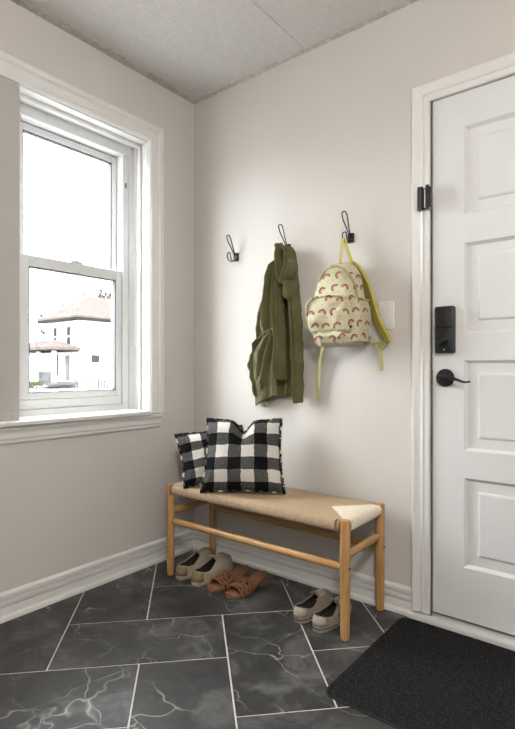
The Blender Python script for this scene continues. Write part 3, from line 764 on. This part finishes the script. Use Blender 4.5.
b = MB(); b.box(1.085-BO.x,1.123-BO.x,-.078-BO.y,-.062-BO.y,1.062-BO.z,1.068-BO.z); b.box(1.085-BO.x,1.123-BO.x,-.078-BO.y,-.062-BO.y,1.048-BO.z,1.053-BO.z); b.box(1.083-BO.x,1.087-BO.x,-.078-BO.y,-.062-BO.y,1.048-BO.z,1.068-BO.z); b.box(1.121-BO.x,1.125-BO.x,-.078-BO.y,-.062-BO.y,1.048-BO.z,1.068-BO.z)
b.build('strap_buckle', YEL, BPK, bevel=.0015)
strap('webbing_strap', [(.868,-.050,1.075),(.835,-.045,1.05),(.815,-.035,1.00),(.805,-.028,.92),(.800,-.024,.828)], .016, .002, (1,-.1,0), YELP)
strap('side_tab', [(.846,-.150,1.185),(.832,-.156,1.170),(.828,-.158,1.14),(.829,-.157,1.125)], .016, .003, (.6,-.8,0), YELP)

# ------------------------------------------------------------------ shoes
def outline(L, W, heel=.78, N=48, toe=1.0):
    out = []
    for k in range(N):
        a = 2*PI*k/N; y = L*(.5-.5*math.cos(a)); t = y/L
        w = W/2*math.copysign(abs(math.sin(a))**.62, math.sin(a))
        f = lerp(heel, 1, sm(t/.62))*(1-.12*sm((t-.75)/.25)*(2-toe*1))
        f *= 1-.07*math.exp(-((t-.42)/.13)**2)
        out.append((-w*f + .006*math.sin(PI*t), y))
    return out
def low_shoe(kind, L, W, upper, solem, label, group, loc, rz, style):
    root = thing(kind, label, 'shoe', loc, rz, group)
    O = outline(L, W, style.get('heel',.78)); N = len(O)
    sh = style['sole']
    def soleh(y): return sh*(1+.18*(1-sm(y/(L*.5)))) 
    b = MB()
    rows = []
    for z, g in ((0,-.003),(.004,0),(1,.0012),(1,-.001)):
        row = []
        for x,y in O:
            cx, cy = 0, min(max(y,.2*L),.8*L); d = Vector((x-cx,y-cy)); d = d.normalized()*g if d.length else d
            spring = .010*sm((y/L-.72)/.28)
            row.append((x+d.x, y+d.y, (soleh(y) if z == 1 else z)+spring*(1 if z!=1 else .8)))
        rows.append(row)
    b.grid(rows, True, 0, True, True); b.build('sole', solem, root, smooth=True, ang=35)
    # upper: ring surface from sole edge to the collar opening
    c0, c1, cw = style['c0']*L, style['c1']*L, style['cw']*W/2
    col = []
    for k in range(N):
        a = 2*PI*k/N; t = .5-.5*math.cos(a); y = lerp(c0,c1,t)
        x = -math.copysign(abs(math.sin(a))**.75, math.sin(a))*cw*lerp(1,style.get('throat',.62),sm(t))
        z = interp([(1-p, q) for p,q in style['cz']], 1-t)[0]
        col.append((x+.003,y,z))
    def U(k, h, ins=0.):
        ox, oy = O[k]; cx, cy, cz = col[k]; ox*=.985
        e = h**style.get('e',1.7); x = lerp(ox,cx,e); y = lerp(oy,cy,e)
        z0 = soleh(oy)*.92+.008*sm((oy/L-.72)/.28)
        z = lerp(z0, cz, math.sin(h*PI/2)**style.get('ez',.85))
        toe = sm((oy/L-.6)/.4); z += style.get('toe',.006)*toe*math.sin(PI*h)
        if ins: x *= (1-ins*6); z -= ins*.2; y = lerp(y, L*.4, ins)
        return Vector((x,y,z))
    H = 14
    b = MB(); b.grid([[U(k,h/H) for k in range(N)] for h in range(H+1)], True)
    up = b.build('upper', upper, root, smooth=True, ang=60)
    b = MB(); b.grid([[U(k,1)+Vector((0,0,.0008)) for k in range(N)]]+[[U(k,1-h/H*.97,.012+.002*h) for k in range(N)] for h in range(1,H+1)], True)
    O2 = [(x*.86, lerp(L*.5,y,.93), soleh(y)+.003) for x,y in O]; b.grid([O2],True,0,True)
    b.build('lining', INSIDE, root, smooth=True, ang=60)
    b = MB(); b.tube([U(k,1)+Vector((0,0,.0006)) for k in range(N)], .0022, 6, closed=True); b.build('collar', style.get('collar',upper), root, smooth=True)
    # heel patch
    if style.get('patch'):
        rows = []
        ks = list(range(-5,6))
        for h in (.06,.3,.55,.8,.98):
            row = []
            for k in ks:
                p = U(k%N,h); c = Vector((0,.12*L,p.z)); d = (p-c); d.z = 0; row.append(p+d.normalized()*.0016)
            rows.append(row)
        b = MB(); b.grid(rows); b.build('heel_patch', style['patch'], root, smooth=True, solid=.0012)
    if style.get('stripe'):
        b = MB(); pts = []
        for x,y in O:
            d = Vector((x,y-min(max(y,.2*L),.8*L))).normalized()*.0016
            pts.append((x+d.x,y+d.y,soleh(y)*.80+.009*sm((y/L-.72)/.28)))
        b.tube(pts, .0021, 6, closed=True); b.build('foxing_stripe', STRIPE, root, smooth=True)
    # tongue + laces
    tipk = N//2
    b = MB(); rows = []
    for h in (.99,1.0,1.02):
        row = []
        for dk in range(-5,6):
            p = U(tipk+dk, min(h,1)); row.append(p+Vector((0,-.004-.03*(h-.99)/.03*.5, .002+.016*(h-.99)/.03)))
        rows.append(row)
    b.grid(rows); b.build('tongue', style.get('collar',upper), root, smooth=True, solid=.003)
    for q in range(style.get('laces',4)):
        h = .93-q*.085; b = MB(); pts = []
        for dk in range(-6,7):
            p = U(tipk+dk, h); pts.append(p+Vector((0,0,.0022)))
        b.tube(pts, .0021, 6); b.build('lace', style.get('lace',RUBBER), root, smooth=True)
    return root
SN = dict(sole=.012, c0=.05, c1=.56, cw=.80, cz=[(0,.062),(.18,.056),(.45,.054),(.75,.070),(1,.086)], patch=SNEAKT, toe=.008, laces=4, heel=.88, e=2.0, ez=.75)
CN = dict(sole=.018, heel=.86, c0=.045, c1=.60, cw=.84, cz=[(0,.058),(.2,.050),(.45,.044),(.75,.052),(1,.064)], patch=CANVASP, stripe=True, toe=.004, laces=3, lace=CANVASP, throat=.5)
low_shoe('sneaker', .262, .096, SNEAK, SNEAK, 'cream sneaker nearest the left bench leg, worn tan patch on its heel', 'cream sneakers under the bench', (.254,-.350,0), math.radians(4), SN)
low_shoe('sneaker', .262, .096, SNEAK, SNEAK, 'cream sneaker of the left pair lying next to the braided sandals', 'cream sneakers under the bench', (.361,-.353,0), math.radians(4), SN)
low_shoe('canvas_shoe', .245, .088, CANVAS, RUBBER, 'taupe canvas slip-on with dark sole stripe, the one farther from the right bench leg', 'canvas shoes under the bench', (.900,-.342,0), math.radians(1), CN)
low_shoe('canvas_shoe', .245, .088, CANVAS, RUBBER, 'taupe canvas slip-on tight against the front right bench leg', 'canvas shoes under the bench', (.993,-.355,0), math.radians(1), CN)

def sandal(label, loc, rz):
    root = thing('sandal', label, 'shoe', loc, rz, 'tan braided sandals under the bench')
    L, W = .232, .074; N = 30
    def wid(t): return W/2*(lerp(.78,1,sm((t)/.7))*(1-.10*sm((t-.86)/.14)))
    def zt(t): return .013 + .030*(1-sm((t-.08)/.52))      # t 0 heel .. 1 toe
    def end(t):  # rounded heel, squared toe
        return min(1, (max(t,0)/.10)**.5 if t < .10 else 1)*min(1, .72+.28*((1-t)/.05)**.5 if t > .95 else 1)
    for nm, z0, z1, m in (('sole',-.010,-.003,HEEL),('footbed',-.003,.003,TANL)):
        b = MB(); R = []
        for i in range(N+1):
            t = i/N; w = max(.006,wid(t)*end(t)); R.append([(-w,t*L,zt(t)+z0),(w,t*L,zt(t)+z0),(w*1.0,t*L,zt(t)+z1*.6),(w*.96,t*L,zt(t)+z1),(-w*.96,t*L,zt(t)+z1),(-w,t*L,zt(t)+z1*.6)])
        b.grid(R, True, 0, True, True); b.build(nm, m, root, smooth=True, ang=40)
    b = MB(); R = []
    for z,g in ((0,.86),(.018,.88),(.033,.98)):
        R.append([(math.copysign(abs(math.cos(a))**.7,math.cos(a))*.031*g, .034+math.copysign(abs(math.sin(a))**.7,math.sin(a))*.030*g, z) for a in [2*PI*k/24 for k in range(24)]])
    b.grid(R, True, 0, True, True); b.build('block_heel', HEEL, root, smooth=True, ang=40)
    # toe pad on the ground
    b = MB(); b.grid([[(math.cos(a)*.034,.19+math.sin(a)*.046,z) for a in [2*PI*k/24 for k in range(24)]] for z in (0,.007)], True, 0, True, True); b.build('outsole', HEEL, root)
    # braided band: two crossing sets of round strands over the arch
    def arch(s, t):   # s 0..1 across, t along
        w = wid(t)+.004; a = PI*s; hz = .034+.012*(1-sm((t-.5)/.3))
        return Vector((-math.cos(a)*w, t*L, zt(t)-.006+math.sin(a)**.75*hz))
    band = MB()
    lining = [[arch(s/16, lerp(.56,.86,q/6))-Vector((0,0,.002)) for s in range(17)] for q in range(7)]
    band.grid(lining)
    bo = band.build('vamp_lining', INSIDE, root, smooth=True, solid=.002)
    b = MB()
    for sgn in (1,-1):
        for k in range(-4,5):
            pts = []
            for q in range(19):
                s = q/18; t = .56+.30*(k/3.2+ (s if sgn>0 else 1-s)*.75 - .1)
                if .565 <= t <= .857:
                    p = arch(s,t); lift = .0030*math.sin(q*PI*.50+k*PI+(0 if sgn>0 else PI))
                    c = Vector((0,t*L,zt(t))); pts.append(p+(p-c).normalized()*(.0022+lift))
            if len(pts) > 2: b.tube(pts, .0056, 8)
    for t in (.562,.858): b.tube([arch(s/18,t)+Vector((0,0,.001)) for s in range(19)], .0045, 8)
    b.build('braided_band', TAN, root, smooth=True, ang=70)
    return root
sandal('tan braided slide sandal with block heel, the one beside the cream sneakers', (.471,-.110,0), PI+math.radians(-5))
sandal('tan braided slide sandal with block heel, the one farther from the cream sneakers', (.575,-.110,0), PI+math.radians(-4))

# ------------------------------------------------------------------ door mat
mt = thing('door_mat', 'black ribbed door mat on the tiles in front of the door', 'mat', (1.64,-.345,0))
mx0,mx1,my0,my1,mr = 1.190,2.09,-.640,-.046,.035
def rr_pts(x0,x1,y0,y1,r,n=6):
    out=[]
    for cx,cy,a0 in ((x1-r,y1-r,0),(x0+r,y1-r,90),(x0+r,y0+r,180),(x1-r,y0+r,270)):
        for k in range(n+1): a=math.radians(a0+90*k/n); out.append((cx+r*math.cos(a)-1.64,cy+r*math.sin(a)+.345))
    return out
b = MB(); b.grid([[(x,y,z) for x,y in rr_pts(mx0+i,mx1-i,my0+i,my1-i,mr)] for z,i in ((0,0),(.004,0),(.0062,.002))], True, 0, True, True); b.build('backing', MATEDGE, mt)
b = MB(); nx, ny = 300, 200; R = []
for j in range(ny+1):
    row = []
    for i in range(nx+1):
        x = lerp(mx0+.003,mx1-.003,i/nx); y = lerp(my0+.003,my1-.003,j/ny)
        # pull grid corners in to the rounded outline
        for cx,sx_ in ((mx0+mr,-1),(mx1-mr,1)):
            for cy,sy_ in ((my0+mr,-1),(my1-mr,1)):
                dx,dy=(x-cx)*sx_,(y-cy)*sy_
                if dx>0 and dy>0:
                    m_=max(dx,dy); d=math.hypot(dx,dy)
                    x=cx+sx_*dx*m_/d; y=cy+sy_*dy*m_/d
        h = .0082+.0012*math.sin(x*2*PI/.012)*(.6+.4*noise.noise((x*40,y*40,0)))+.0016*noise.noise((x*260,y*260,1))
        if i in (0,nx) or j in (0,ny): h = .006
        row.append((x-1.64,y+.345,h))
    R.append(row)
b.grid(R); b.build('pile', PILE, mt, smooth=True, ang=80)

# ------------------------------------------------------------------ added fill lamp (out of view, right of the camera)
LX, LY, LZ = 2.25, -2.1, 1.9
cl = thing('fill_lamp', 'added globe lamp out of view, fills the left wall, door and floor with light', 'lamp', (LX,LY,RH))
b = MB(); b.disc((0,0,-.022),(0,0,1),.06,.0215,32); b.build('canopy', TRIM, cl, smooth=True)
b = MB(); b.tube([(0,0,-.02),(0,0,LZ-RH+.12)], .006, 10); b.build('stem', BLACK, cl, smooth=True)
t = NT('lit_globe'); em = t.n('Emission', ins={0:(1.,.965,.915),1:46.}); t.t.links.new(em.outputs[0], t.out.inputs[0])
b = MB(); b.grid([[(math.cos(2*PI*k/32)*.125*math.sin(PI*j/16), math.sin(2*PI*k/32)*.125*math.sin(PI*j/16), LZ-RH+.125*math.cos(PI*j/16)) for k in range(32)] for j in range(1,16)], True, 0, True, True); b.build('globe', t.m, cl, smooth=True)

# ------------------------------------------------------------------ outside
GZ = -.55
HWALL = simple('white_siding', (.40,.393,.385), .8, .02, 2, .1, .01, 20, Specular_IOR_Level=0.)
HROOF = simple('faded_shingles', (.052,.043,.040), .9, .12, 3, .3, .02, 30, Specular_IOR_Level=0.)
HEAVE = simple('grey_eave', (.016,.0155,.015), .8, .05, 5, Specular_IOR_Level=0.)
HGLASS = simple('dark_window', (.020,.020,.0205), .6, .1, 5, Specular_IOR_Level=0.)
HGREY = simple('weathered_grey', (.05,.05,.05), .9, .08, 5, Specular_IOR_Level=0.)
GROUND = simple('pale_ground', (.25,.245,.24), .95, .12, .7, .2, .02, 10, Specular_IOR_Level=0.)
TWIG = simple('bare_twig', (.040,.037,.036), .9, .1, 10, Specular_IOR_Level=0.)
BUSH = simple('yellow_green_leaf', (.043,.046,.019), .8, .2, 12, Specular_IOR_Level=0.)
b = MB(); b.box(-95,60,-60,95,GZ-.2,GZ); struct(b.build('ground', GROUND))
def hip(b, x0,x1,y0,y1,z0,z1,ridge,axis='y',m=0,th=.14):
    if axis=='y': A=((x0+x1)/2,y0+ridge,z1); B=((x0+x1)/2,y1-ridge,z1)
    else: A=(x0+ridge,(y0+y1)/2,z1); B=(x1-ridge,(y0+y1)/2,z1)
    vs=[(x0,y0,z0),(x1,y0,z0),(x1,y1,z0),(x0,y1,z0),(x0,y0,z0-th),(x1,y0,z0-th),(x1,y1,z0-th),(x0,y1,z0-th),A,B]
    fs=[(0,1,5,4),(1,2,6,5),(2,3,7,6),(3,0,4,7),(4,5,6,7)]
    fs += [(0,1,8),(1,2,9,8),(2,3,9),(3,0,8,9)] if axis=='y' else [(0,1,9,8),(1,2,9),(2,3,8,9),(3,0,8)]
    b.add(vs,fs,m)
hs = thing('house', 'white two-storey house with a faded hip roof and corner porch seen through the window', 'house', (-37,24,GZ))
HO = Vector((-37,24,GZ))
def hb(name, mat, boxes, parent=hs, off=None):
    b = MB(); o = off or HO
    for q in boxes: b.box(q[0]-o.x,q[1]-o.x,q[2]-o.y,q[3]-o.y,q[4]-o.z,q[5]-o.z)
    return b.build(name, mat, parent)
hb('wall', HWALL, [(-39.6,-34.4,20.9,33,GZ,5.1)])
b = MB(); hip(b,-40.2-HO.x,-33.9-HO.x,20.4-HO.y,33.6-HO.y,5.25-HO.z,7.35-HO.z,3.1); b.build('roof', HROOF, hs)
hb('eave', HEAVE, [(-40.15,-33.95,20.45,33.55,4.93,5.10)])
for x0 in (-38.15,-36.1):
    w = hb('window', HGLASS, [(x0,x0+.42,20.84,20.92,2.95,4.45)]); 
    b = MB(); b.box(x0-.05-HO.x,x0+.47-HO.x,20.8-HO.y,20.86-HO.y,3.62-HO.z,3.74-HO.z); b.build('sash_rail', HWALL, w)
w = hb('window', HGLASS, [(-34.42,-34.36,22.0,22.75,1.55,2.15)])
w = hb('window', HGLASS, [(-34.42,-34.36,26.1,26.8,-.1,1.1)])
hb('window', HGLASS, [(-38.4,-37.55,20.84,20.92,.45,2.2)])
hb('door', simple('pale_blue_door',(.03,.032,.034),.6), [(-36.35,-35.8,20.84,20.92,.1,2.1)])
po = hb('porch_deck', HGREY, [(-39.4,-34.6,18.7,20.88,-.25,-.05)])
for x in (-39.3,-37.2,-34.85): hb('porch_post', HWALL, [(x,x+.28,18.8,19.05,-.05,2.5)])
b = MB(); hip(b,-39.9-HO.x,-34.3-HO.x,18.4-HO.y,20.95-HO.y,2.72-HO.z,3.35-HO.z,1.5,'x',th=.22); b.build('porch_roof', HROOF, hs)
hb('porch_beam', HEAVE, [(-39.8,-34.4,18.5,20.9,2.40,2.52)])
b = MB()
for k in range(14): x=-36.85+k*.15; b.box(x-HO.x,x+.05-HO.x,18.85-HO.y,18.9-HO.y,-.05-HO.z,.7-HO.z)
b.box(-36.9-HO.x,-34.8-HO.x,18.84-HO.y,18.92-HO.y,.7-HO.z,.78-HO.z); b.build('porch_railing', HGREY, hs)
b = MB()
for k in range(4): b.box(-38.6-HO.x,-37.3-HO.x,18.7-.35*(k+1)-HO.y,18.7-.35*k-HO.y,GZ-HO.z,GZ+.36-.09*k-HO.z)
b.build('porch_steps', HGREY, hs)
# neighbour house at the left
h2 = thing('garage', 'low white garage with a grey roof left of the white house', 'garage', (-50,20,GZ)); H2=Vector((-50,20,GZ))
hb('wall', HWALL, [(-53,-45,21,27,GZ,2.6)], h2, H2)
b = MB(); hip(b,-53.4-H2.x,-44.6-H2.x,20.6-H2.y,27.4-H2.y,2.7-H2.z,3.7-H2.z,1.2,'x'); b.build('roof', HGREY, h2)
for x in (-49.4,-47.9): hb('window', HGLASS, [(x,x+.9,20.94,21.02,.9,1.6)], h2, H2)
# picket fences
def fence(label, p0, p1, h, loc):
    f = thing('picket_fence', label, 'fence', loc); p0,p1,lo_=Vector(p0),Vector(p1),Vector(loc); d=(p1-p0); L=d.length; d.normalize()
    b = MB(); n=int(L/.22)
    for k in range(n): p=p0+d*(k*.22)-lo_; b.box(p.x-.04,p.x+.04,p.y-.04,p.y+.04,0,h*(.94+.06*(k%2)))
    b.build('pickets', HGREY, f)
    b = MB()
    for z in (h*.3,h*.8): b.tube([p0-lo_+Vector((0,0,z)),p1-lo_+Vector((0,0,z))],.03,6)
    b.build('rail', HGREY, f)
    for k in range(0,n+1,8):
        b = MB(); p=p0+d*(k*.22)-lo_; b.box(p.x-.06,p.x+.06,p.y-.06,p.y+.06,0,h*1.12); b.build('post', HGREY, f)
fence('low grey picket fence in front of the side of the white house', (-33.2,19.8,GZ), (-30.6,25.5,GZ), .75, (-32,22,GZ))
fence('grey picket fence left of the porch steps', (-44,19.2,GZ), (-39.6,19.2,GZ), 1.25, (-42,19.2,GZ))
lw = thing('garden_wall', 'low pale garden wall with a dark coping in front of the fence', 'garden wall', (-36,15.6,GZ))
b = MB(); b.box(-3.5,2.0,-.15,.15,0,.42); b.build('wall_body', HWALL, lw); b = MB(); b.box(-3.55,2.05,-.2,.2,.42,.50); b.build('coping', HGREY, lw)
def bush(label, loc, r, seed):
    rr = random.Random(seed); b = MB()
    for k in range(260):
        a=rr.uniform(0,2*PI); e=rr.uniform(-.2,1); q=r*rr.uniform(.5,1)
        c=Vector((math.cos(a)*q*math.sqrt(max(0,1-e*e)),math.sin(a)*q*math.sqrt(max(0,1-e*e)),r*.55+e*q*.6)); s=r*.14
        u=Vector((rr.uniform(-1,1),rr.uniform(-1,1),rr.uniform(-1,1))).normalized(); v=u.orthogonal().normalized()
        b.add([c-u*s,c+v*s*.5,c+u*s,c-v*s*.5],[(0,1,2,3)])
    rt_ = thing('shrub', label, 'shrub', loc, group='yellow green shrubs by the porch')
    b.build('foliage', BUSH, rt_); b = MB(); b.tube([(0,0,0),(0,0,r*.5)],.05,6); b.build('stem', TWIG, rt_)
bush('yellow green shrub at the foot of the porch steps', (-37.2,17.0,GZ), .55, 1); bush('yellow green shrub under the porch railing', (-35.4,17.9,GZ), .55, 2)
def tree(label, loc, h, seed):
    rr = random.Random(seed); rt_ = thing('bare_tree', label, 'tree', loc, group='bare trees behind the white house')
    tr = MB(); tw = MB()
    def grow(p, d, L, r, dep):
        q = p+d*L; mid=(p+q)/2+Vector((rr.uniform(-1,1),rr.uniform(-1,1),0))*L*.05
        (tr if dep < 1 else tw).tube([p,mid,q],[r,r*.85,r*.65],6)
        if dep >= 4: return
        for k in range(3 if dep<3 else 2):
            nd = (d+Vector((rr.uniform(-.8,.8),rr.uniform(-.8,.8),rr.uniform(-.1,.5)))*.8).normalized(); grow(q, nd, L*rr.uniform(.62,.8), r*.70, dep+1)
    grow(Vector((0,0,0)), Vector((0,0,1)), h*.32, h*.021, 0)
    tr.build('trunk', TWIG, rt_); tw.build('branches', TWIG, rt_)
tree('bare tree behind the roof, left of the ridge', (-54.2,30.1,GZ), 10.6, 4); tree('bare tree rising above the ridge of the white house', (-63.5,40.0,GZ), 15.2, 5); tree('bare tree at the right behind the white house', (-73.8,50.6,GZ), 18.0, 8)

# ------------------------------------------------------------------ light, camera
W = bpy.data.worlds.new('overcast'); SC.world = W; W.use_nodes = True
bg = W.node_tree.nodes['Background']; bg.inputs[0].default_value = (.93,.97,1,1); bg.inputs[1].default_value = 10.4
cam = bpy.data.cameras.new('camera'); co = bpy.data.objects.new('camera', cam); COL.objects.link(co)
cam.sensor_fit = 'HORIZONTAL'; cam.sensor_width = 36; cam.lens = 36*507/515; cam.shift_y = 5/515; cam.clip_end = 300; cam.clip_start = .02
co.location = (1.976,-1.932,.96); co.rotation_euler = (PI/2,0,math.radians(38.5)); SC.camera = co
vs = SC.view_settings; vs.view_transform = 'Standard'; vs.look = 'None'; vs.exposure = 1.35; vs.gamma = 1; vs.use_curve_mapping = False
SC.cycles.max_bounces = 10; SC.cycles.diffuse_bounces = 2; SC.cycles.transparent_max_bounces = 12
